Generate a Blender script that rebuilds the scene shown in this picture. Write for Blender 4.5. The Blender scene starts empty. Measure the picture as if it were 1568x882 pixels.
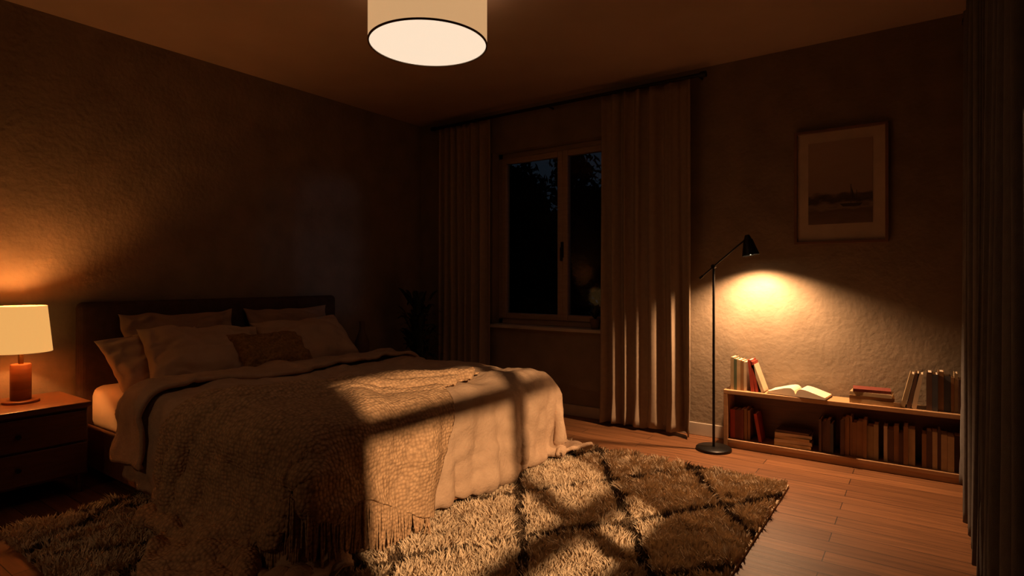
import bpy, bmesh, math, random, time
import numpy as np
from mathutils import Vector, Matrix, Euler, noise
random.seed(7); np.random.seed(7)
T0=time.time()
scene=bpy.context.scene
COL=scene.collection

# ---------------------------------------------------------------- materials
def newmat(name):
    m=bpy.data.materials.new(name); m.use_nodes=True
    nt=m.node_tree; b=nt.nodes['Principled BSDF']
    return m,nt,b
def N(nt,t,**kw):
    n=nt.nodes.new(t)
    for k,v in kw.items(): setattr(n,k,v)
    return n
def mat(name,c1,c2=None,rough=.7,scale=8,bump=0.0,bscale=60,stretch=(1,1,1),sheen=0,metal=0,spec=.5,kind='noise',bdist=.01):
    m,nt,b=newmat(name); L=nt.links
    b.inputs['Roughness'].default_value=rough
    b.inputs['Metallic'].default_value=metal
    b.inputs['Specular IOR Level'].default_value=spec
    if sheen: b.inputs['Sheen Weight'].default_value=sheen
    c2=c2 or tuple(x*.8 for x in c1)
    tc=N(nt,'ShaderNodeTexCoord'); mp=N(nt,'ShaderNodeMapping'); mp.inputs['Scale'].default_value=stretch
    L.new(tc.outputs['Object'],mp.inputs['Vector'])
    n=N(nt,'ShaderNodeTexNoise'); n.inputs['Scale'].default_value=scale; n.inputs['Detail'].default_value=6
    L.new(mp.outputs[0],n.inputs['Vector'])
    r=N(nt,'ShaderNodeValToRGB'); r.color_ramp.elements[0].position=.3; r.color_ramp.elements[1].position=.7
    r.color_ramp.elements[0].color=(*c1,1); r.color_ramp.elements[1].color=(*c2,1)
    L.new(n.outputs['Fac'],r.inputs[0]); L.new(r.outputs[0],b.inputs['Base Color'])
    if bump:
        if kind=='knit':
            v=N(nt,'ShaderNodeTexVoronoi'); v.inputs['Scale'].default_value=bscale; v.inputs['Randomness'].default_value=.6
            L.new(mp.outputs[0],v.inputs['Vector'])
            iv=N(nt,'ShaderNodeMath',operation='SUBTRACT'); iv.inputs[0].default_value=1.25; L.new(v.outputs['Distance'],iv.inputs[1]); out=iv.outputs[0]
            mx=N(nt,'ShaderNodeMix',data_type='RGBA',blend_type='MULTIPLY'); mx.inputs[0].default_value=.7
            L.new(r.outputs[0],mx.inputs[6]); L.new(out,mx.inputs[7]); L.new(mx.outputs[2],b.inputs['Base Color'])
        else:
            nb=N(nt,'ShaderNodeTexNoise'); nb.inputs['Scale'].default_value=bscale; nb.inputs['Detail'].default_value=5
            L.new(mp.outputs[0],nb.inputs['Vector']); out=nb.outputs['Fac']
        bp=N(nt,'ShaderNodeBump'); bp.inputs['Strength'].default_value=bump; bp.inputs['Distance'].default_value=bdist
        L.new(out,bp.inputs['Height']); L.new(bp.outputs[0],b.inputs['Normal'])
    return m
def emis(name,col,s,base=(.8,.8,.8)):
    m,nt,b=newmat(name); b.inputs['Base Color'].default_value=(*base,1)
    n=N(nt,'ShaderNodeTexNoise'); n.inputs['Scale'].default_value=90
    r=N(nt,'ShaderNodeValToRGB'); r.color_ramp.elements[0].color=(*[c*.93 for c in col],1); r.color_ramp.elements[1].color=(*col,1)
    tc=N(nt,'ShaderNodeTexCoord'); nt.links.new(tc.outputs['Object'],n.inputs['Vector'])
    nt.links.new(n.outputs['Fac'],r.inputs[0]); nt.links.new(r.outputs[0],b.inputs['Emission Color'])
    b.inputs['Emission Strength'].default_value=s; b.inputs['Roughness'].default_value=.8
    return m

M_wall=mat('plaster_wall',(.27,.202,.136),(.205,.152,.10),rough=.95,scale=5,bump=.7,bscale=30,bdist=.006,spec=.2)
M_ceil=mat('ceiling_paint',(.40,.28,.208),(.36,.25,.185),rough=.95,scale=3,bump=.1,bscale=40,spec=.2)
M_base=mat('baseboard_paint',(.52,.43,.33),rough=.5)
M_frame=mat('window_frame_wood',(.40,.28,.19),(.32,.22,.145),rough=.45,stretch=(1,1,8))
M_sill=mat('sill_paint',(.55,.46,.37),rough=.5)
M_walnut=mat('walnut_wood',(.16,.06,.024),(.10,.037,.015),rough=.4,scale=6,stretch=(1,1,10),bump=.05)
M_walnutH=mat('walnut_wood_horizontal',(.20,.08,.03),(.12,.045,.018),rough=.4,scale=6,stretch=(10,1,10),bump=.05)
M_oak=mat('oak_wood',(.58,.34,.17),(.44,.24,.11),rough=.45,scale=5,stretch=(1,10,10),bump=.05)
M_bedwood=mat('bed_frame_wood',(.26,.11,.045),(.18,.075,.03),rough=.45,scale=5,stretch=(6,1,10))
M_headb=mat('headboard_fabric',(.085,.045,.03),(.06,.033,.021),rough=.95,scale=20,bump=.3,bscale=250,spec=.2)
M_sheet=mat('sheet_cotton',(.78,.62,.44),(.72,.56,.40),rough=.9,bump=.15,bscale=20,bdist=.02,spec=.2)
M_duvet=mat('duvet_linen',(.50,.34,.222),(.42,.28,.18),rough=.95,scale=14,bump=.5,bscale=60,bdist=.010,spec=.15)
M_throw=mat('throw_wool',(.60,.38,.215),(.45,.275,.15),rough=1,scale=30,bump=.75,bscale=60,kind='knit',bdist=.011,spec=.1)
M_pillow=mat('pillow_cotton',(.56,.39,.26),(.50,.345,.225),rough=.95,bump=.35,bscale=14,bdist=.02,spec=.15)
M_pillowD=mat('pillow_taupe',(.40,.265,.17),(.34,.22,.14),rough=.95,bump=.35,bscale=14,bdist=.02,spec=.15)
M_cush=mat('cushion_bronze',(.36,.20,.075),(.18,.095,.03),rough=.85,scale=60,bump=.6,bscale=55,bdist=.008,spec=.2)
M_curt=mat('curtain_linen',(.34,.25,.17),(.29,.213,.145),rough=.95,scale=30,bump=.2,bscale=300,spec=.1)
M_curtD=mat('curtain_linen_grey',(.14,.125,.115),(.11,.098,.092),rough=.95,scale=30,bump=.2,bscale=300,spec=.1)
M_black=mat('black_metal',(.015,.013,.012),(.02,.017,.015),rough=.4,metal=.6)
M_rugL=mat('rug_wool_cream',(.70,.54,.36),(.54,.41,.27),rough=1,scale=14,spec=.1)
M_rugD=mat('rug_wool_dark',(.13,.085,.05),(.09,.058,.035),rough=1,scale=20,spec=.1)
M_leaf=mat('plant_leaf',(.02,.03,.012),(.012,.02,.008),rough=.6)
M_leafo=mat('garden_leaf',(.008,.011,.008),(.004,.006,.004),rough=1,spec=0)
M_pot=mat('clay_pot',(.14,.08,.05),rough=.8)
M_paper=mat('book_paper',(.88,.74,.54),(.82,.68,.49),rough=.9,scale=30)
M_bark=mat('bark',(.02,.015,.01),rough=.9)
M_lawn=mat('lawn',(.01,.014,.008),rough=1)

def floor_mat():
    m,nt,b=newmat('wood_floor'); L=nt.links
    tc=N(nt,'ShaderNodeTexCoord')
    br=N(nt,'ShaderNodeTexBrick'); br.offset=.37; br.inputs['Scale'].default_value=1
    br.inputs['Brick Width'].default_value=1.3; br.inputs['Row Height'].default_value=.11
    br.inputs['Mortar Size'].default_value=.002; br.inputs['Bias'].default_value=0
    br.inputs['Color1'].default_value=(.34,.145,.057,1); br.inputs['Color2'].default_value=(.215,.088,.034,1)
    br.inputs['Mortar'].default_value=(.03,.013,.006,1)
    L.new(tc.outputs['Object'],br.inputs['Vector'])
    mp=N(nt,'ShaderNodeMapping'); mp.inputs['Scale'].default_value=(1.2,18,1)
    L.new(tc.outputs['Object'],mp.inputs['Vector'])
    n=N(nt,'ShaderNodeTexNoise'); n.inputs['Scale'].default_value=2.5; n.inputs['Detail'].default_value=8
    L.new(mp.outputs[0],n.inputs['Vector'])
    r=N(nt,'ShaderNodeValToRGB'); r.color_ramp.elements[0].position=.3;r.color_ramp.elements[1].position=.7
    r.color_ramp.elements[0].color=(.5,.5,.5,1); r.color_ramp.elements[1].color=(1.1,1.1,1.1,1)
    L.new(n.outputs['Fac'],r.inputs[0])
    mx=N(nt,'ShaderNodeMix',data_type='RGBA',blend_type='MULTIPLY'); mx.inputs[0].default_value=.8
    L.new(br.outputs['Color'],mx.inputs[6]); L.new(r.outputs[0],mx.inputs[7])
    L.new(mx.outputs[2],b.inputs['Base Color'])
    b.inputs['Roughness'].default_value=.5; b.inputs['Specular IOR Level'].default_value=.35
    bp=N(nt,'ShaderNodeBump'); bp.inputs['Strength'].default_value=.3; bp.inputs['Distance'].default_value=.003
    mh=N(nt,'ShaderNodeMath',operation='SUBTRACT'); L.new(n.outputs['Fac'],mh.inputs[0]); L.new(br.outputs['Fac'],mh.inputs[1])
    L.new(mh.outputs[0],bp.inputs['Height']); L.new(bp.outputs[0],b.inputs['Normal'])
    return m
M_floor=floor_mat()
def glass_mat():
    m=bpy.data.materials.new('window_glass'); m.use_nodes=True; nt=m.node_tree; nt.nodes.clear()
    o=N(nt,'ShaderNodeOutputMaterial'); t=N(nt,'ShaderNodeBsdfTransparent'); g=N(nt,'ShaderNodeBsdfGlossy')
    g.inputs['Roughness'].default_value=.05; t.inputs['Color'].default_value=(.8,.85,.9,1)
    x=N(nt,'ShaderNodeMixShader'); x.inputs[0].default_value=.015
    nt.links.new(t.outputs[0],x.inputs[1]); nt.links.new(g.outputs[0],x.inputs[2]); nt.links.new(x.outputs[0],o.inputs[0])
    return m
M_glass=glass_mat()

# ---------------------------------------------------------------- mesh helpers
def obj_from_bm(bm,name,mats,smooth=False,parent=None):
    me=bpy.data.meshes.new(name); bm.to_mesh(me); bm.free()
    for m in (mats if isinstance(mats,(list,tuple)) else [mats]): me.materials.append(m)
    o=bpy.data.objects.new(name,me); COL.objects.link(o)
    if smooth:
        for p in me.polygons: p.use_smooth=True
    if parent: o.parent=parent
    return o
def bm_box(bm,x0,x1,y0,y1,z0,z1,mi=0,M=None):
    vs=[bm.verts.new((x,y,z)) for z in (z0,z1) for y in (y0,y1) for x in (x0,x1)]
    if M is not None:
        for v in vs: v.co=M@v.co
    for f in ((0,2,3,1),(4,5,7,6),(0,1,5,4),(2,6,7,3),(0,4,6,2),(1,3,7,5)):
        fc=bm.faces.new([vs[i] for i in f]); fc.material_index=mi
def box(name,x0,x1,y0,y1,z0,z1,m,parent=None,bevel=0,seg=2):
    bm=bmesh.new(); bm_box(bm,x0,x1,y0,y1,z0,z1)
    if bevel: bmesh.ops.bevel(bm,geom=bm.edges[:],offset=bevel,segments=seg,affect='EDGES',profile=.5)
    return obj_from_bm(bm,name,m,False,parent)
def lathe(name,prof,loc,m,parent=None,seg=48,smooth=True,closed=False):
    bm=bmesh.new(); rings=[]
    for r,z in prof:
        if r<1e-6: rings.append([bm.verts.new((loc[0],loc[1],loc[2]+z))])
        else: rings.append([bm.verts.new((loc[0]+r*math.cos(2*math.pi*i/seg),loc[1]+r*math.sin(2*math.pi*i/seg),loc[2]+z)) for i in range(seg)])
    pairs=list(zip(rings,rings[1:]))
    if closed: pairs.append((rings[-1],rings[0]))
    for a,b in pairs:
        for i in range(seg):
            j=(i+1)%seg
            if len(a)==1 and len(b)==1: continue
            if len(a)==1: bm.faces.new((a[0],b[i],b[j]))
            elif len(b)==1: bm.faces.new((a[i],a[j],b[0]))
            else: bm.faces.new((a[i],a[j],b[j],b[i]))
    bmesh.ops.recalc_face_normals(bm,faces=bm.faces[:])
    o=obj_from_bm(bm,name,m,smooth,parent)
    if smooth:
        e=o.modifiers.new('es','EDGE_SPLIT'); e.split_angle=math.radians(40)
    return o
def tube(name,p0,p1,r0,r1,m,parent=None,seg=16):
    p0=Vector(p0);p1=Vector(p1); d=(p1-p0); q=d.to_track_quat('Z','Y')
    bm=bmesh.new()
    bmesh.ops.create_cone(bm,cap_ends=True,segments=seg,radius1=r0,radius2=r1,depth=d.length)
    M=Matrix.Translation((p0+p1)/2)@q.to_matrix().to_4x4()
    bmesh.ops.transform(bm,matrix=M,verts=bm.verts[:])
    o=obj_from_bm(bm,name,m,True,parent); e=o.modifiers.new('es','EDGE_SPLIT'); e.split_angle=math.radians(40)
    return o
def empty(name,loc=(0,0,0)):
    e=bpy.data.objects.new(name,None); e.empty_display_size=.1; COL.objects.link(e); return e

# ---------------------------------------------------------------- cloth simulation of bedding
def collider(o,th=.012,fr=15):
    c=o.modifiers.new('col','COLLISION'); o.collision.thickness_outer=th; o.collision.cloth_friction=fr; o.collision.damping=.5
def grid(name,fn,nu,nv):
    V=[fn(i/(nu-1),j/(nv-1)) for i in range(nu) for j in range(nv)]
    F=[(i*nv+j,(i+1)*nv+j,(i+1)*nv+j+1,i*nv+j+1) for i in range(nu-1) for j in range(nv-1)]
    me=bpy.data.meshes.new(name); me.from_pydata(V,[],F); me.update()
    o=bpy.data.objects.new(name,me); COL.objects.link(o); return o
def simulate(o,frames,mass=.3,bend=.5,tension=15,shrink=0,quality=6):
    c=o.modifiers.new('cloth','CLOTH'); s=c.settings
    s.quality=quality; s.mass=mass; s.bending_stiffness=bend; s.tension_stiffness=tension; s.compression_stiffness=tension
    s.shear_stiffness=5; s.air_damping=2; s.shrink_min=shrink; s.tension_damping=10
    cc=c.collision_settings; cc.distance_min=.012; cc.use_self_collision=False; cc.collision_quality=3
    c.point_cache.frame_start=1; c.point_cache.frame_end=frames+2
    scene.frame_start=1; scene.frame_end=frames+2
    for f in range(1,frames+1): scene.frame_set(f)
    dg=bpy.context.evaluated_depsgraph_get()
    me=bpy.data.meshes.new_from_object(o.evaluated_get(dg))
    nm=o.name; bpy.data.objects.remove(o)
    scene.frame_set(1)
    n=bpy.data.objects.new(nm,me); COL.objects.link(n)
    for p in me.polygons: p.use_smooth=True
    print('sim',nm,time.time()-T0)
    return n
BX0,BX1,BY0,BY1=.10,2.30,-2.99,-1.17
simbox=box('simbox',BX0,BX1,BY0,BY1,.02,.53,M_sheet,bevel=.07,seg=4)
bm=bmesh.new(); bm.from_mesh(simbox.data); bmesh.ops.triangulate(bm,faces=bm.faces[:]); bm.to_mesh(simbox.data); bm.free()
simfloor=box('simfloor',-1,6,-6,1,-.2,.05,M_sheet)
collider(simbox); collider(simfloor)
def dfn(s,t):
    far=max(0,t-.75)/.25
    near_h=.33+.14*min(1,s/.6)
    LX=1.86+.17*far
    ya=-2.99-near_h; yb=-1.17+.38
    y=ya+t*(yb-ya); x=.76+s*LX
    z=.63+.022*noise.noise((x*2.6,y*2.6,0))+.010*noise.noise((x*6+y*3,y*6,3))
    return (x,y,z)
duvet=simulate(grid('duvet',dfn,80,112),46,mass=.5,bend=2.0,tension=20,shrink=-.05)
collider(duvet,.022,30)
def ffn(s,t):   # turned-back top edge of the duvet
    ya=-2.99-.30; yb=-1.17+.34
    y=ya+t*(yb-ya); x=.765+s*.30+.02*math.sin(y*5)*s
    return (x,y,.69+.02*noise.noise((x*3,y*4,12)))
fold=simulate(grid('duvet_fold',ffn,16,100),40,mass=.5,bend=2.0,tension=20,shrink=-.045)
collider(fold,.012,30)
TU=Vector((.61,.79)).normalized(); TV=Vector((.79,-.61)).normalized()
def tfn(s,t):
    o=Vector((.86,-3.20))
    L=2.12-.35*min(1,t/.30)      # the bunched hem trails further across the bed
    k=min(1,max(0,(s*L-.85)/.55)); k=k*k*(3-2*k)
    W=1.34-.48*k
    p=o+TU*(s*L)+TV*(t*W-.05*math.sin(s*5))
    rip=.022*math.sin(t*44+2.0*math.sin(s*4))*max(0,1-t/.30)
    rip+=.026*noise.noise((p.x*2.5,p.y*2.5,5))+.010*noise.noise((s*10,t*4,9))
    return (p.x,p.y,.80+rip)
NU,NV=92,74
throw=simulate(grid('throw_blanket',tfn,NU,NV),46,mass=.3,bend=.5,tension=15,shrink=-.06)
for o in (simbox,simfloor): bpy.data.objects.remove(o)
for q in (duvet,fold):
    for m in list(q.modifiers): q.modifiers.remove(m)
for o,mm in ((duvet,M_duvet),(fold,M_duvet),(throw,M_throw)):
    o.data.materials.clear(); o.data.materials.append(mm)
edge=[throw.data.vertices[i*NV+NV-1].co.copy() for i in range(NU)]
def orient(o):
    bm=bmesh.new(); bm.from_mesh(o.data)
    if sum(f.normal.z*f.calc_area() for f in bm.faces)<0: bmesh.ops.reverse_faces(bm,faces=bm.faces[:])
    bm.to_mesh(o.data); bm.free()
def refine(o,fn):
    orient(o)
    ss=o.modifiers.new('sub','SUBSURF'); ss.levels=1
    dg=bpy.context.evaluated_depsgraph_get(); dg.update()
    me=bpy.data.meshes.new_from_object(o.evaluated_get(dg)); o.modifiers.remove(ss); o.data=me
    nn=[v.normal.copy() for v in me.vertices]
    for v,n in zip(me.vertices,nn): v.co+=n*fn(v.co)
    for p in me.polygons: p.use_smooth=True
def crease(p,s,off):
    q=p*s; w=Vector((noise.noise(q*.7+Vector((off,3,1))),noise.noise(q*.7+Vector((7,off,2))),0))
    n=noise.noise(Vector((q.x*1.0,q.y*.55,q.z))+w*1.3+Vector((off,off,off)))
    return (1-min(1,abs(n)*3.2))**2
def hangfold(c,amp):
    d=max(0,min(1,(.56-c.z)/.40))
    return amp*d*(noise.noise((c.x*7,c.y*7,c.z*.8+3))+.5*noise.noise((c.x*15,c.y*15,c.z*1.2)))
# gathered ridges along the upper hem of the throw and long soft folds below it
orient(throw)
nn=[v.normal.copy() for v in throw.data.vertices]
for i in range(NU):
    for j in range(NV):
        s=i/(NU-1); t=j/(NV-1); k=i*NV+j
        f=max(0,1-t/.36)**.6
        r=.056*f*max(0,math.sin(t*50+1.6*math.sin(s*5)+1.0*noise.noise((s*5,0,3))))**1.3
        r+=.085*max(0,noise.noise((s*8.5,t*2.0,21)))*min(1,t*3)
        r*=min(1,t*25)
        throw.data.vertices[k].co+=nn[k]*r
refine(duvet,lambda c:.014*crease(c,2.6,2)+.005*crease(c,6,9)+.030*noise.noise((c.x*3+c.y*2,c.y*5-c.x*2,c.z*3))+.011*noise.noise(c*11)+hangfold(c,.045)+.006)
refine(fold,lambda c:.014*crease(c,4,6)+.020*noise.noise(c*6)+.012)
refine(throw,lambda c:.008*crease(c,4,4)+.010*noise.noise(c*6)+hangfold(c,.035)+.024)
for o,th in ((duvet,.022),(fold,.024),(throw,.012)):
    s=o.modifiers.new('solid','SOLIDIFY'); s.thickness=th; s.offset=1
fold.parent=duvet
# fringe
bm=bmesh.new()
rng=random.Random(3)
for k in range(len(edge)-1):
    for q in range(3):
        p=edge[k].lerp(edge[k+1],q/3+rng.uniform(-.1,.1))
        L=min(.18,max(.02,p.z-.045)); dx=rng.uniform(-.015,.015)+(.05 if L<.05 else 0); dy=rng.uniform(-.015,.015)-(.05 if L<.05 else 0)
        o1=Vector((.03,-.01,.004))
        pts=[p+o1+Vector((0,0,.012)),p+o1+Vector((dx*.4+.006,dy*.4-.004,-L*.5)),p+o1+Vector((dx,dy,-L))]
        rr=[.004,.005,.0035]; rings=[]
        for a,r in zip(pts,rr): rings.append([bm.verts.new(a+Vector((r*math.cos(w*math.pi/2.5),r*math.sin(w*math.pi/2.5),0))) for w in range(5)])
        for a,b in zip(rings,rings[1:]):
            for w in range(5): bm.faces.new((a[w],a[(w+1)%5],b[(w+1)%5],b[w]))
fr=obj_from_bm(bm,'fringe',M_throw,True,throw)

# ---------------------------------------------------------------- room shell
RX=4.60; RY=-5.6; H=2.75; TH=.25
floor=box('floor',-.25,RX+.25,RY-.25,.25,-.1,0,M_floor)
ceiling=box('ceiling',-.25,RX+.25,RY-.25,.25,H,H+.1,M_ceil)
box('wall_left',-TH,0,RY-TH,TH,0,H,M_wall)
box('wall_back',0,RX,RY-TH,RY,0,H,M_wall)
def wall_open(name,ax,a0,a1,o0,o1,oz0,oz1,p0,p1):
    bm=bmesh.new()
    def b(s0,s1,z0,z1):
        if ax=='x': bm_box(bm,s0,s1,p0,p1,z0,z1)
        else: bm_box(bm,p0,p1,s0,s1,z0,z1)
    b(a0,o0,0,H); b(o1,a1,0,H); b(o0,o1,0,oz0); b(o0,o1,oz1,H)
    return obj_from_bm(bm,name,M_wall)
WX0,WX1,WZ0,WZ1=.93,2.36,.72,2.36
wall_open('wall_window','x',0,RX,WX0,WX1,WZ0,WZ1,0,TH)
SY0,SY1,SZ0,SZ1=-3.80,-2.50,.97,2.03
wall_open('wall_right','y',RY-TH,TH,SY0,SY1,SZ0,SZ1,RX,RX+TH)
box('baseboard_window',0,3.095,-.016,0,0,.095,M_base,bevel=.004)
box('baseboard_left',0,.016,RY,-.016,0,.095,M_base,bevel=.004)
box('baseboard_right',RX-.016,RX,RY,-.22,0,.095,M_base,bevel=.004)

# window 1
w=empty('window_1')
y0,y1=.10,.16
fz0=WZ0+.03
box('frame_left',WX0,WX0+.05,y0,y1,fz0,WZ1,M_frame,w,.004); box('frame_right',WX1-.05,WX1,y0,y1,fz0,WZ1,M_frame,w,.004)
box('frame_top',WX0,WX1,y0,y1,WZ1-.05,WZ1,M_frame,w,.004); box('frame_bottom',WX0,WX1,y0,y1,fz0,fz0+.05,M_frame,w,.004)
cx=1.645
for k,(a,b) in enumerate(((WX0+.05,cx),(cx,WX1-.05))):
    s=.052; zz0=fz0+.05; zz1=WZ1-.05
    box(f'sash_{k}_l',a,a+s,y0-.02,y1-.02,zz0,zz1,M_frame,w,.006); box(f'sash_{k}_r',b-s,b,y0-.02,y1-.02,zz0,zz1,M_frame,w,.006)
    box(f'sash_{k}_b',a+s,b-s,y0-.02,y1-.02,zz0,zz0+s,M_frame,w,.006); box(f'sash_{k}_t',a+s,b-s,y0-.02,y1-.02,zz1-s,zz1,M_frame,w,.006)
    box(f'glass_{k}',a+s,b-s,y0+.01,y0+.014,zz0+s,zz1-s,M_glass,w)
box('handle_plate',cx-.014,cx+.014,y0-.028,y0-.02,1.36,1.5,M_black,w,.002)
box('handle_lever',cx-.01,cx+.01,y0-.05,y0-.028,1.33,1.45,M_black,w,.004)
box('sill',WX0-.03,WX1+.03,-.05,y0,WZ0,WZ0+.03,M_sill,w,.006)
# window 2 (right wall)
w=empty('window_2')
x0,x1=RX+.02,RX+.08
box('frame_near',x0,x1,SY0,SY0+.05,SZ0,SZ1,M_frame,w); box('frame_far',x0,x1,SY1-.05,SY1,SZ0,SZ1,M_frame,w)
box('frame_bottom',x0,x1,SY0,SY1,SZ0,SZ0+.04,M_frame,w); box('frame_top',x0,x1,SY0,SY1,SZ1-.05,SZ1,M_frame,w)
box('mullion_v',x0,x1,-3.05,-2.99,SZ0,SZ1,M_frame,w)
box('mullion_h1',x0,x1,SY0,SY1,1.15,1.20,M_frame,w); box('mullion_h2',x0,x1,SY0,SY1,1.71,1.76,M_frame,w)
box('glass',x0+.03,x0+.033,SY0,SY1,SZ0,SZ1,M_glass,w)

# ---------------------------------------------------------------- curtains
def curtain(name,ax,a0,a1,c,z0,z1,folds,amp,m,seed=0,pool=0):
    rg=random.Random(seed); ph=[rg.uniform(0,6) for _ in range(6)]
    NU_,NV_=int(folds*18),46
    def fn(s,t):
        z=z0+(z1-z0)*t
        low=1-t
        ss=s+.018*math.sin(s*9+ph[0])*low+.006*math.sin(t*5+ph[4])
        a=amp*(.75+.35*low)*(.75+.5*noise.noise((s*6,ph[1],t*.8)))
        off=a*math.sin(2*math.pi*folds*ss+1.3*math.sin(6*ss+ph[2]))+.16*a*math.sin(2*math.pi*folds*2.3*ss+ph[3])
        al=a0+(a1-a0)*(s+.006*math.sin(2*math.pi*folds*ss*2))
        mid=(a0+a1)/2; al=mid+(al-mid)*(1+.02*low)
        if pool and t<.08:
            k=(.08-t)/.08; off-=pool*k*(.6+.4*math.sin(20*s+ph[5])); z=z0+(z1-z0)*t+.02*k*abs(math.sin(13*s))
        return (al,c+off,z) if ax=='x' else (c+off,al,z)
    o=grid(name,fn,NU_,NV_); o.data.materials.append(m)
    for p in o.data.polygons: p.use_smooth=True
    s=o.modifiers.new('s','SOLIDIFY'); s.thickness=.004
    return o
curtain('curtain','x',.36,.99,-.105,.02,2.645,7,.038,M_curt,1)
curtain('curtain','x',2.13,2.85,-.105,.012,2.645,6,.046,M_curt,5,.03)
curtain('curtain','y',-2.52,-.25,4.455,.02,2.66,15,.048,M_curtD,9)
r=empty('curtain_rod'); tube('rod',(.28,-.105,2.665),(2.93,-.105,2.665),.014,.014,M_black,r)
tube('finial_a',(.25,-.105,2.665),(.29,-.105,2.665),.022,.022,M_black,r); tube('finial_b',(2.92,-.105,2.665),(2.96,-.105,2.665),.022,.022,M_black,r)
for i,x in enumerate((.31,1.6,2.9)): tube(f'bracket_{i}',(x,0,2.665),(x,-.105,2.665),.008,.008,M_black,r)
r=empty('curtain_rod'); tube('rod',(4.455,-.09,2.675),(4.455,-4.1,2.675),.014,.014,M_black,r)
tube('finial_a',(4.455,-.05,2.675),(4.455,-.10,2.675),.024,.024,M_black,r)
for i,y in enumerate((-.14,-2.6,-4.05)): tube(f'bracket_{i}',(RX,y,2.675),(4.455,y,2.675),.008,.008,M_black,r)

# ---------------------------------------------------------------- bed
bed=empty('bed')
box('headboard',.02,.10,-3.02,-1.14,.08,1.03,M_headb,bed,.035,4)
box('side_rail_near',.10,2.33,-3.01,-2.98,.06,.30,M_bedwood,bed,.008)
box('side_rail_far',.10,2.33,-1.18,-1.15,.06,.30,M_bedwood,bed,.008)
box('foot_rail',2.30,2.33,-3.01,-1.15,.06,.30,M_bedwood,bed,.008)
box('slat_base',.10,2.30,-2.98,-1.18,.22,.26,M_bedwood,bed)
for i,(x,y) in enumerate(((.14,-2.95),(.14,-1.25),(2.2,-2.95),(2.2,-1.25))): box(f'leg_{i}',x,x+.07,y,y+.07,0.015,.25,M_bedwood,bed)
mt=box('mattress',.11,2.29,-2.97,-1.19,.26,.525,M_sheet,bed,.06,5)
for p in mt.data.polygons: p.use_smooth=True

def pillow(name,w_,h_,t_,loc,rot,m,seed=0):
    n=40; bm=bmesh.new(); S=seed*3.7
    def P(u,v,sg):
        e=(1-abs(u)**3.0)*(1-abs(v)**3.0); e=max(e,0)
        th=t_/2*e**.5
        x=u*w_/2*(1-.075*(1-v*v)*abs(u)**3)
        y=v*h_/2*(1-.10*(1-u*u)*abs(v)**3)
        wr=.034*noise.noise((u*1.8+S,v*1.8,sg))+.014*noise.noise((u*5+S,v*5,sg+4))
        q=Vector((u*2.3+S,v*2.3,sg*3)); wr-=.022*(1-min(1,abs(noise.noise(q))*4))**2
        ang=math.atan2(1-abs(v)+1e-5,1-abs(u)+1e-5); d=math.hypot(1-abs(u),1-abs(v))
        wr+=.009*math.sin(ang*12+S)*math.exp(-d*2.5)
        th*=1+.22*(-v)
        return Vector((x+.012*noise.noise((v*3+S,u,1)),y+.025*noise.noise((u*2.5+S,v,6)),sg*(th+wr*min(1,e*3))))
    top={};bot={}
    for i in range(n+1):
        for j in range(n+1):
            u=math.sin((i/n*2-1)*math.pi/2); v=math.sin((j/n*2-1)*math.pi/2)
            top[i,j]=bm.verts.new(P(u,v,1))
            bot[i,j]=top[i,j] if i in(0,n) or j in (0,n) else bm.verts.new(P(u,v,-1))
    for i in range(n):
        for j in range(n):
            bm.faces.new((top[i,j],top[i+1,j],top[i+1,j+1],top[i,j+1]))
            bm.faces.new((bot[i,j],bot[i,j+1],bot[i+1,j+1],bot[i+1,j]))
    o=obj_from_bm(bm,name,m,True); o.location=loc; o.rotation_euler=rot
    ss=o.modifiers.new('s','SUBSURF'); ss.levels=1; ss.render_levels=1
    return o
def pil(name,w_,h_,t_,x,y,z,lean,yaw,m,seed,roll=0):
    R=Matrix.Rotation(math.radians(yaw),4,'Z')@Matrix.Rotation(math.radians(90-lean),4,'Y')@Matrix.Rotation(math.radians(90),4,'Z')@Matrix.Rotation(math.radians(roll),4,'Z')
    return pillow(name,w_,h_,t_,(x,y,z),R.to_euler(),m,seed)
pil('pillow',.74,.46,.15,.20,-2.46,.735,18,0,M_pillowD,1)
pil('pillow',.72,.46,.15,.20,-1.64,.735,18,0,M_pillowD,2)
pil('pillow',.64,.40,.17,.35,-2.66,.68,36,6,M_pillow,3,7)
pil('pillow',.74,.46,.20,.52,-2.46,.69,44,-4,M_pillow,4,-4)
pil('pillow',.78,.47,.20,.42,-1.64,.69,42,3,M_pillow,5,2)
pil('cushion',.52,.33,.16,.66,-2.10,.69,48,3,M_cush,6,-2)

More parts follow.
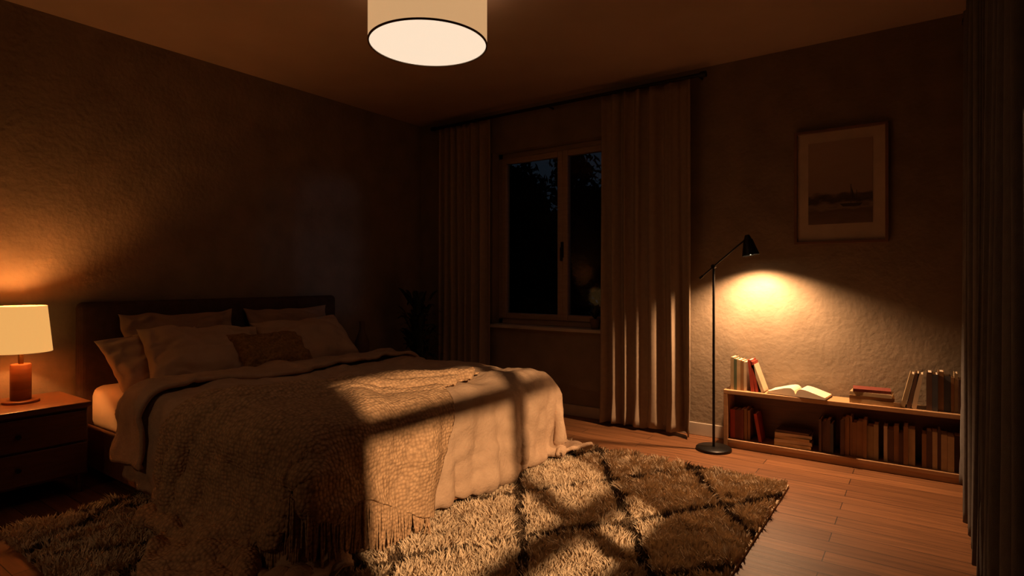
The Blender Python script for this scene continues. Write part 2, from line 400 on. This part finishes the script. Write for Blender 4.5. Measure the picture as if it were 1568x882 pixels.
# ---------------------------------------------------------------- rug
RX0,RX1_,RY0,RY1=.82,3.63,-3.55,-.80
bm=bmesh.new(); bm_box(bm,RX0,RX1_,RY0,RY1,.001,.014)
rug=obj_from_bm(bm,'shag_rug',[M_rugL])
V=[];F=[];MI=[]
def pat(x,y):
    wob=.03*noise.noise((x*3,y*3,1)); wob2=.03*noise.noise((x*3,y*3,8))
    a=(x*.9+y*.62)/.56+wob*2; b=(x*.9-y*.62)/.56+wob2*2
    fa=abs(a-round(a)); fb=abs(b-round(b))
    return fa<.050 or fb<.050
sp=.021
nx=int((RX1_-RX0)/sp); ny=int((RY1-RY0)/sp)
rg=random.Random(11)
for i in range(nx+1):
    for j in range(ny+1):
        x=RX0+i*sp+rg.uniform(-.009,.009); y=RY0+j*sp+rg.uniform(-.009,.009)
        if x<2.12 and -2.82<y<-1.3: continue
        lx=noise.noise((x*13,y*13,2))*1.6+noise.noise((x*31,y*31,5))*.9; ly=noise.noise((x*13,y*13,7))*1.6+noise.noise((x*31,y*31,9))*.9
        dark=pat(x,y); hh=(.038 if not dark else .026)*(1+.6*noise.noise((x*14,y*14,4)))
        for k in range(9):
            bx=x+rg.uniform(-.011,.011); by=y+rg.uniform(-.011,.011)
            an=rg.uniform(0,6.28); le=rg.uniform(.75,1.15)*hh
            ox=(lx+rg.uniform(-.9,.9))*le*.6; oy=(ly+rg.uniform(-.9,.9))*le*.6
            wx=math.cos(an)*.0034; wy=math.sin(an)*.0034
            b=len(V)
            V+=[(bx-wx,by-wy,.01),(bx+wx,by+wy,.01),(bx-wx+ox*.45,by-wy+oy*.45,.01+le*.62),(bx+wx+ox*.45,by+wy+oy*.45,.01+le*.62),(bx+ox,by+oy,.01+le)]
            F+=[(b,b+1,b+3,b+2),(b+2,b+3,b+4)]; MI+=[int(dark)]*2
me=bpy.data.meshes.new('pile'); me.from_pydata(V,[],F); me.materials.append(M_rugL); me.materials.append(M_rugD)
me.polygons.foreach_set('material_index',MI); me.update()
o=bpy.data.objects.new('pile',me); COL.objects.link(o); o.parent=rug
print('rug',len(V),time.time()-T0)

# ---------------------------------------------------------------- nightstands
def nightstand(name,x0,x1,y0,y1,h):
    e=empty(name)
    box('top',x0,x1+.015,y0-.01,y1+.01,h-.03,h,M_walnutH,e,.004)
    box('body',x0+.01,x1-.02,y0,y1,.10,h-.03,M_walnut,e,.003)
    mid=(.10+h-.03)/2
    box('drawer_upper',x1-.02,x1,y0+.01,y1-.01,mid+.006,h-.045,M_walnut,e,.004)
    box('drawer_lower',x1-.02,x1,y0+.01,y1-.01,.115,mid-.006,M_walnut,e,.004)
    for i,z in enumerate(((mid+h-.045)/2,(.115+mid)/2)): tube(f'knob_{i}',(x1,(y0+y1)/2,z),(x1+.02,(y0+y1)/2,z),.008,.012,M_black,e)
    for i,(a,b) in enumerate(((x0+.03,y0+.03),(x0+.03,y1-.03),(x1-.05,y0+.03),(x1-.05,y1-.03))): tube(f'leg_{i}',(a,b,0),(a,b,.10),.012,.018,M_walnut,e)
nightstand('nightstand',.02,.50,-3.72,-3.10,.50)
nightstand('nightstand',.02,.44,-1.10,-.76,.50)
lathe('vase',[(0,0),(.045,0),(.06,.04),(.062,.12),(.035,.19),(.02,.24),(.024,.30),(.018,.30),(.015,.24)],(.24,-.98,.50),M_pot)

# table lamp
tl=empty('table_lamp'); TX,TY=.24,-3.33
M_shade=emis('lamp_shade_fabric',(1,.48,.13),.85,(.50,.28,.12))
M_base_l=mat('lamp_base_wood',(.22,.085,.035),(.14,.05,.02),rough=.4,scale=6,stretch=(1,1,8))
lathe('foot',[(0,0),(.082,0),(.082,.012),(.078,.016),(0,.016)],(TX,TY,.50),M_base_l,tl)
lathe('base',[(0,.016),(.044,.016),(.046,.02),(.046,.205),(.042,.21),(0,.21)],(TX,TY,.50),M_base_l,tl)
lathe('neck',[(0,.21),(.012,.21),(.012,.30),(0,.30)],(TX,TY,.50),mat('brass',(.5,.3,.1),rough=.3,metal=1),tl)
lathe('shade',[(.138,.275),(.114,.525),(.112,.525),(.136,.275)],(TX,TY,.50),M_shade,tl,closed=True)
tube('spider',(TX-.11,TY,1.0),(TX+.11,TY,1.0),.002,.002,M_black,tl); tube('spider2',(TX,TY-.11,1.0),(TX,TY+.11,1.0),.002,.002,M_black,tl)
lathe('bulb',[(0,.30),(.014,.30),(.016,.33),(.03,.37),(.026,.40),(0,.415)],(TX,TY,.50),emis('bulb_glow',(1,.6,.25),6),tl)
def light(name,kind,loc,e,col,size=.03,parent=None,**kw):
    l=bpy.data.lights.new(name,kind); l.energy=e; l.color=col
    l.shadow_soft_size=size
    for k,v in kw.items(): setattr(l,k,v)
    o=bpy.data.objects.new(name,l); COL.objects.link(o); o.location=loc
    if parent: o.parent=parent
    return o
light('lamp_light','POINT',(TX,TY,.935),22,(1,.40,.11),.03,tl)

# ceiling lamp
cl=empty('ceiling_lamp'); CX,CY=2.149,-2.155; CZ=2.385; CR=.305
M_cs=emis('ceiling_shade_fabric',(1,.56,.25),.60,(.45,.30,.17)); M_cd=emis('ceiling_diffuser',(1,.79,.58),.96)
lathe('shade',[(CR,0),(CR,.25),(CR-.003,.25),(CR-.003,0)],(CX,CY,CZ),M_cs,cl,seg=96,closed=True)
lathe('rim_bottom',[(CR+.002,-.002),(CR+.002,.006),(CR-.006,.006),(CR-.006,-.002)],(CX,CY,CZ),mat('rim',(.12,.07,.03)),cl,seg=96,closed=True)
lathe('diffuser',[(0,.003),(CR-.006,.003),(CR-.006,.006),(0,.006)],(CX,CY,CZ),M_cd,cl,seg=96)
lathe('canopy',[(0,.365),(.07,.365),(.07,.335),(.06,.33),(0,.33)],(CX,CY,CZ),M_base,cl)
lathe('stem',[(.01,.01),(.01,.335)],(CX,CY,CZ),M_base,cl)
tube('arm',(CX-CR+.01,CY,CZ+.22),(CX+CR-.01,CY,CZ+.22),.004,.004,M_base,cl)
light('lamp_light','POINT',(CX+.06,CY,CZ+.12),1.3,(1,.58,.34),.05,cl)

# floor lamp
fl=empty('floor_lamp'); FX,FY=3.076,-.32
HX,HY,HZ=3.280,-.235,1.435
lathe('base',[(0,0),(.115,0),(.117,.004),(.117,.016),(.11,.022),(0,.024)],(FX,FY,0),M_black,fl)
tube('pole',(FX,FY,.02),(FX,FY,1.265),.009,.008,M_black,fl)
tube('joint',(FX,FY-.018,1.257),(FX,FY+.018,1.257),.014,.014,M_black,fl)
dv=Vector((HX-FX,HY-FY,HZ+.02-1.257)); tail=Vector((FX,FY,1.257))-dv*.42
tube('arm',tail,(HX,HY,HZ+.02),.005,.005,M_black,fl); tube('counterweight',tail,tail+dv*.1,.009,.009,M_black,fl)
ax=Vector((.17,0,-1)).normalized(); top=Vector((HX,HY,HZ))
tube('shade_cap',top-ax*.035,top,.014,.028,M_black,fl)
def cone_shell(name,top,ax,prof,m,parent):
    o=lathe(name,prof,(0,0,0),m,parent,closed=True)
    q=(-ax).to_track_quat('Z','Y'); 
    o.data.transform(Matrix.Translation(top)@q.to_matrix().to_4x4()); return o
cone_shell('shade',top,ax,[(.026,0.005),(.03,0),(.056,-.105),(.053,-.105),(.026,-.004)],M_black,fl)
cone_shell('bulb',top,ax,[(0.001,-.05),(.02,-.06),(.034,-.080),(.034,-.092),(.001,-.102)],emis('spot_bulb',(1,.8,.5),12),fl)
sp_=light('lamp_light','SPOT',top+ax*.110,135,(1,.57,.29),.02,fl,spot_size=math.radians(140),spot_blend=.6)
sp_.rotation_euler=Vector((.04,.0,-1)).to_track_quat('-Z','Y').to_euler()

# unseen made-up wall fitting, added as fill for the near side of the bed
ws=empty('added_fill_spot'); wp=Vector((1.7,RY+.16,1.75)); wd=(Vector((1.6,-3.2,.3))-wp).normalized()
tube('rose',(1.7,RY,1.75),(1.7,RY+.02,1.75),.05,.05,M_black,ws); tube('stem',(1.7,RY+.02,1.75),(1.7,RY+.12,1.75),.008,.008,M_black,ws)
cone_shell('shade',wp-wd*.05,wd,[(.02,.004),(.025,0),(.045,-.09),(.042,-.09),(.02,-.004)],M_black,ws)
s=light('lamp_light','SPOT',wp+wd*.05,15,(1,.58,.30),.04,ws,spot_size=math.radians(52),spot_blend=1.0)  # added fill light, not a known lamp of the room
s.rotation_euler=wd.to_track_quat('-Z','Y').to_euler()

# ---------------------------------------------------------------- bookcase + books
bc=empty('bookcase'); bx0,bx1,by0,by1,bh=3.11,4.53,-.205,-.018,.40
box('top',bx0,bx1,by0,by1,bh-.028,bh,M_oak,bc,.003); box('bottom',bx0+.028,bx1-.028,by0,by1,.035,.06,M_oak,bc,.003)
box('side_left',bx0,bx0+.028,by0,by1,0,bh-.028,M_oak,bc,.003); box('side_right',bx1-.028,bx1,by0,by1,0,bh-.028,M_oak,bc,.003)
box('plinth',bx0+.028,bx1-.028,by0+.015,by0+.03,0,.035,M_oak,bc); box('back',bx0+.028,bx1-.028,by1-.008,by1,.06,bh-.028,M_walnut,bc)
cols=[(.42,.05,.025),(.10,.13,.07),(.42,.30,.16),(.12,.06,.035),(.55,.38,.2),(.20,.04,.025),(.07,.07,.08),(.32,.16,.06),(.68,.52,.34)]
BM=[mat(f'book_cover_{i}',c,rough=.6,scale=20) for i,c in enumerate(cols)]+[M_paper]
PI=len(cols)
def book(bm,M,t,h,d,ci):
    c=.0025
    bm_box(bm,0,c,-d,0,0,h,ci,M); bm_box(bm,t-c,t,-d,0,0,h,ci,M); bm_box(bm,c,t-c,-d,-d+c,0,h,ci,M)
    bm_box(bm,c,t-c,-d+c,-.004,.004,h-.004,PI,M)
def row(bm,xa,xb,z,hr,rg,cs=None,gap=.0008,dr=(.11,.14)):
    x=xa
    while True:
        t=rg.uniform(.014,.034)
        if x+t>xb: break
        h=rg.uniform(*hr); d=rg.uniform(*dr); ci=rg.choice(cs) if cs else rg.randrange(PI)
        book(bm,Matrix.Translation((x,-.045,z)),t,h,d,ci); x+=t+gap
    return x
def stack(bm,xc,z,specs):
    for (L,t,d,ci,yaw) in specs:
        M=Matrix.Translation((xc,-.115,z))@Matrix.Rotation(math.radians(yaw),4,'Z')@Matrix.Translation((-L/2,0,0))@Matrix.Rotation(math.radians(90),4,'Y')@Matrix.Translation((-t,d/2,0))
        book(bm,M,t,L,d,ci); z+=t+.0008
rg=random.Random(5)
bm=bmesh.new()
zt=bh+.001
for i,(t,h,ci) in enumerate(((.022,.225,2),(.018,.215,1),(.024,.21,4),(.02,.205,7),(.018,.20,8))):
    book(bm,Matrix.Translation((3.15+[0,.023,.042,.067,.088][i],-.045,zt)),t,h,.13,ci)
def leanleft(x,t,h,ci,ang,z=zt):
    M=Matrix.Translation((x,-.045,z))@Matrix.Rotation(math.radians(-ang),4,'Y')
    book(bm,M,t,h,.13,ci)
leanleft(3.285,.024,.215,0,6); leanleft(3.314,.018,.205,0,9,zt); leanleft(3.352,.020,.19,8,20,zt)
stack(bm,3.985,zt,[(.23,.026,.14,4,0),(.235,.02,.135,7,3),(.22,.022,.14,2,-3),(.20,.018,.13,5,4)])
def leanright(x,t,h,ci,ang,z=zt):
    M=Matrix.Translation((x,-.045,z+t*math.sin(math.radians(ang))))@Matrix.Rotation(math.radians(ang),4,'Y')
    book(bm,M,t,h,.13,ci)
for i,(x,t,h,ci,a) in enumerate(((4.135,.022,.21,2,13),(4.165,.02,.215,3,12),(4.19,.024,.21,8,9))): leanright(x,t,h,ci,a)
row(bm,4.262,4.50,zt,(.19,.235),rg,[3,6,1,7,2,3])
zb=.061
row(bm,3.145,3.30,zb,(.19,.22),rg,[5,0,7,3,5])
leanleft(3.335,.02,.19,0,10,zb)
stack(bm,3.545,zb,[(.22,.024,.14,4,0),(.225,.022,.135,8,2),(.21,.02,.14,4,-3),(.22,.02,.13,8,3),(.20,.016,.13,3,-2)])
row(bm,3.70,3.80,zb,(.18,.22),rg,[3,6,3])
row(bm,3.82,4.03,zb,(.19,.25),rg,[3,4,7,6,2])
row(bm,4.05,4.22,zb,(.18,.23),rg,[8,3,4,7])
row(bm,4.24,4.49,zb,(.19,.24),rg,[3,7,4,6])
obj_from_bm(bm,'books',BM)
# open book
bm=bmesh.new(); n=18
oc=Matrix.Translation((3.575,-.115,bh+.001))@Matrix.Rotation(math.radians(-6),4,'Z')
def ob(s):
    a=abs(s); return .012+.036*math.sin(min(1,a)**.5*math.pi)*.8*(1-.2*a)+.012*(1-a)*min(1,a*6)
W=.175;D=.085
tp=[[bm.verts.new(oc@Vector((s/n*W,v*D,.004+ob(s/n)))) for v in (-1,1)] for s in range(-n,n+1)]
bt=[[bm.verts.new(oc@Vector((s/n*W,v*D,.003))) for v in (-1,1)] for s in range(-n,n+1)]
for i in range(2*n):
    for q in ((tp[i][0],tp[i+1][0],tp[i+1][1],tp[i][1]),(bt[i][0],bt[i+1][0],tp[i+1][0],tp[i][0]),(bt[i][1],tp[i][1],tp[i+1][1],bt[i+1][1])):
        f=bm.faces.new(q); f.material_index=0
for i in (0,2*n): f=bm.faces.new((bt[i][0],bt[i][1],tp[i][1],tp[i][0]))
bm_box(bm,-W-.004,W+.004,-D-.003,D+.003,0,.003,1,oc)
obj_from_bm(bm,'open_book',[M_paper,BM[3]])

# ---------------------------------------------------------------- framed picture
pf=empty('framed_picture'); a0,a1,z0,z1=3.53,4.07,1.405,2.165
fw=.018
M_pf=mat('picture_frame_wood',(.22,.11,.06),(.15,.08,.04),rough=.4)
M_mat=mat('picture_mat',(.58,.45,.34),rough=.9)
box('frame_l',a0,a0+fw,-.03,-.001,z0,z1,M_pf,pf,.002); box('frame_r',a1-fw,a1,-.03,-.001,z0,z1,M_pf,pf,.002)
box('frame_t',a0+fw,a1-fw,-.03,-.001,z1-fw,z1,M_pf,pf,.002); box('frame_b',a0+fw,a1-fw,-.03,-.001,z0,z0+fw,M_pf,pf,.002)
box('mat_board',a0+fw,a1-fw,-.012,-.002,z0+fw,z1-fw,M_mat,pf)
def art():
    m,nt,b=newmat('seascape_print'); L=nt.links; b.inputs['Roughness'].default_value=.8
    tc=N(nt,'ShaderNodeTexCoord'); sx=N(nt,'ShaderNodeSeparateXYZ'); L.new(tc.outputs['Generated'],sx.inputs[0])
    mp=N(nt,'ShaderNodeMapping'); mp.inputs['Scale'].default_value=(2,1,9); L.new(tc.outputs['Generated'],mp.inputs[0])
    n=N(nt,'ShaderNodeTexNoise'); n.inputs['Scale'].default_value=1.5; n.inputs['Detail'].default_value=5; L.new(mp.outputs[0],n.inputs[0])
    a=N(nt,'ShaderNodeMath',operation='MULTIPLY_ADD'); a.inputs[1].default_value=.28; L.new(n.outputs['Fac'],a.inputs[0]); L.new(sx.outputs['Z'],a.inputs[2])
    r=N(nt,'ShaderNodeValToRGB'); cr=r.color_ramp
    cr.elements[0].position=.1; cr.elements[0].color=(.20,.13,.085,1); cr.elements[1].position=1; cr.elements[1].color=(.36,.25,.175,1)
    for p,c in ((.3,(.13,.085,.058)),(.36,(.23,.16,.105)),(.42,(.05,.033,.023)),(.47,(.09,.06,.042)),(.52,(.28,.19,.13))):
        e=cr.elements.new(p); e.color=(*c,1)
    L.new(a.outputs[0],r.inputs[0]); L.new(r.outputs[0],b.inputs['Base Color']); return m
M_art=art(); M_ink=mat('ink',(.05,.035,.025))
box('print',a0+.085,a1-.085,-.0145,-.012,z0+.13,z1-.085,M_art,pf)
bm=bmesh.new()
def poly(pts):
    vs=[bm.verts.new((x,-.0155,z)) for x,z in pts]; bm.faces.new(vs)
poly([(3.80,1.665),(3.93,1.665),(3.915,1.645),(3.82,1.645)]); poly([(3.862,1.66),(3.866,1.66),(3.866,1.79),(3.862,1.79)]); poly([(3.895,1.66),(3.898,1.66),(3.898,1.75),(3.895,1.75)])
poly([(3.868,1.68),(3.893,1.68),(3.868,1.77)])
obj_from_bm(bm,'ship',M_ink,parent=pf)

# ---------------------------------------------------------------- plants
def leafblade(bm,base,tip,w,droop,mi=0):
    base=Vector(base); tip=Vector(tip); d=tip-base; side=d.cross(Vector((0,0,1)))
    if side.length<1e-4: side=Vector((1,0,0))
    side.normalize(); prev=None; n=6
    for i in range(n+1):
        s=i/n; c=base+d*s+Vector((0,0,droop*(4*s*(1-s))))
        ww=w*math.sin(math.pi*min(1,s*.9+.08))**.8
        a=bm.verts.new(c-side*ww); b=bm.verts.new(c+side*ww)
        if prev: f=bm.faces.new((prev[0],prev[1],b,a)); f.material_index=mi
        prev=(a,b)
pp=empty('potted_plant'); px,py=.40,-.44
lathe('pot',[(0,0),(.10,0),(.13,.24),(.135,.26),(.12,.26),(.115,.23),(0,.23)],(px,py,0),M_pot,pp)
bm=bmesh.new(); rg=random.Random(2)
for i in range(130):
    an=rg.uniform(0,6.28); r=rg.uniform(.06,.27); hz=rg.uniform(.45,1.08)
    st=Vector((px+.02*math.cos(an),py+.02*math.sin(an),.24)); m1=st.lerp(Vector((px+r*.5*math.cos(an),py+r*.5*math.sin(an),hz-.05)),.95)
    leafblade(bm,st,m1,.003,.02)
    leafblade(bm,m1,(px+r*math.cos(an),py+r*math.sin(an)*.9,hz+rg.uniform(-.12,.05)),.024,.03)
obj_from_bm(bm,'foliage',M_leaf,True,pp)
sp2=empty('sill_plant'); qx,qy=2.0,.02
lathe('pot',[(0,0),(.035,0),(.045,.075),(.047,.085),(.04,.085),(0,.075)],(qx,qy,.75),M_pot,sp2)
bm=bmesh.new()
for i in range(26):
    an=rg.uniform(0,6.28); r=rg.uniform(.02,.085); hz=.75+rg.uniform(.12,.24)
    leafblade(bm,(qx,qy,.83),(qx+r*math.cos(an),qy+.6*r*math.sin(an)-.01,hz),.012,.01)
obj_from_bm(bm,'foliage',M_leaf,True,sp2)

# outside
box('lawn',-12,16,.3,25,-.4,-.3,M_lawn)
def tree(name,x,y,h,r,seed):
    rg=random.Random(seed); e=empty(name)
    tube('trunk',(x,y,-.3),(x+.2,y,h*.8),.14,.05,M_bark,e)
    bm=bmesh.new()
    cl_=[(x+rg.gauss(0,r*.5),y+rg.gauss(0,r*.4),rg.uniform(.6,h)) for _ in range(22)]
    for i in range(9000):
        c=rg.choice(cl_); p=Vector((c[0]+rg.gauss(0,.26),c[1]+rg.gauss(0,.24),max(-.1,c[2]+rg.gauss(0,.22))))
        d=Vector((rg.uniform(-1,1),rg.uniform(-1,1),rg.uniform(-1,1))).normalized()*.12; s=Vector((rg.uniform(-1,1),rg.uniform(-1,1),rg.uniform(-1,1))).normalized()*.06
        bm.faces.new([bm.verts.new(p-d),bm.verts.new(p+s),bm.verts.new(p+d),bm.verts.new(p-s)])
    obj_from_bm(bm,'leaves',M_leafo,False,e)
tree('garden_tree',-1.6,5.0,2.6,1.5,1); tree('garden_tree',.6,6.2,3.2,1.6,2); tree('garden_tree',-3.8,7.5,3.6,2.0,3); tree('garden_tree',-.9,8.5,3.4,2,4)

# ---------------------------------------------------------------- lights from outside
s=light('street_light','SPOT',(8.6,-5.4,3.8),5600,(1,.53,.24),.07,spot_size=math.radians(40),spot_blend=.3)
s.rotation_euler=(Vector((3.2,-2.4,.6))-Vector((8.6,-5.4,3.8))).to_track_quat('-Z','Y').to_euler()
s=light('moon_light','SPOT',(10.2,-4.71,1.75),120,(.55,.68,1),.2,spot_size=math.radians(8.6),spot_blend=.7)
s.rotation_euler=(Vector((0,-1.02,1.45))-Vector((10.2,-4.71,1.75))).to_track_quat('-Z','Y').to_euler()
# world
w=bpy.data.worlds.new('night'); scene.world=w; w.use_nodes=True; nt=w.node_tree; bg=nt.nodes['Background']
tc=N(nt,'ShaderNodeTexCoord'); n=N(nt,'ShaderNodeTexNoise'); n.inputs['Scale'].default_value=3; r=N(nt,'ShaderNodeValToRGB')
r.color_ramp.elements[0].color=(.003,.0045,.0065,1); r.color_ramp.elements[1].color=(.009,.012,.016,1)
nt.links.new(tc.outputs['Generated'],n.inputs[0]); nt.links.new(n.outputs['Fac'],r.inputs[0]); nt.links.new(r.outputs[0],bg.inputs[0]); bg.inputs[1].default_value=1

# ---------------------------------------------------------------- camera
cam=bpy.data.cameras.new('camera'); co=bpy.data.objects.new('camera',cam); COL.objects.link(co)
cam.sensor_width=36; cam.lens=20.32; cam.shift_y=-.0089; cam.clip_start=.05
co.location=(4.237,-4.352,1.172); co.rotation_euler=(math.radians(90),0,math.radians(35.3))
scene.camera=co
scene.view_settings.view_transform='Standard'; scene.view_settings.look='None'; scene.view_settings.exposure=0
print('done',time.time()-T0)
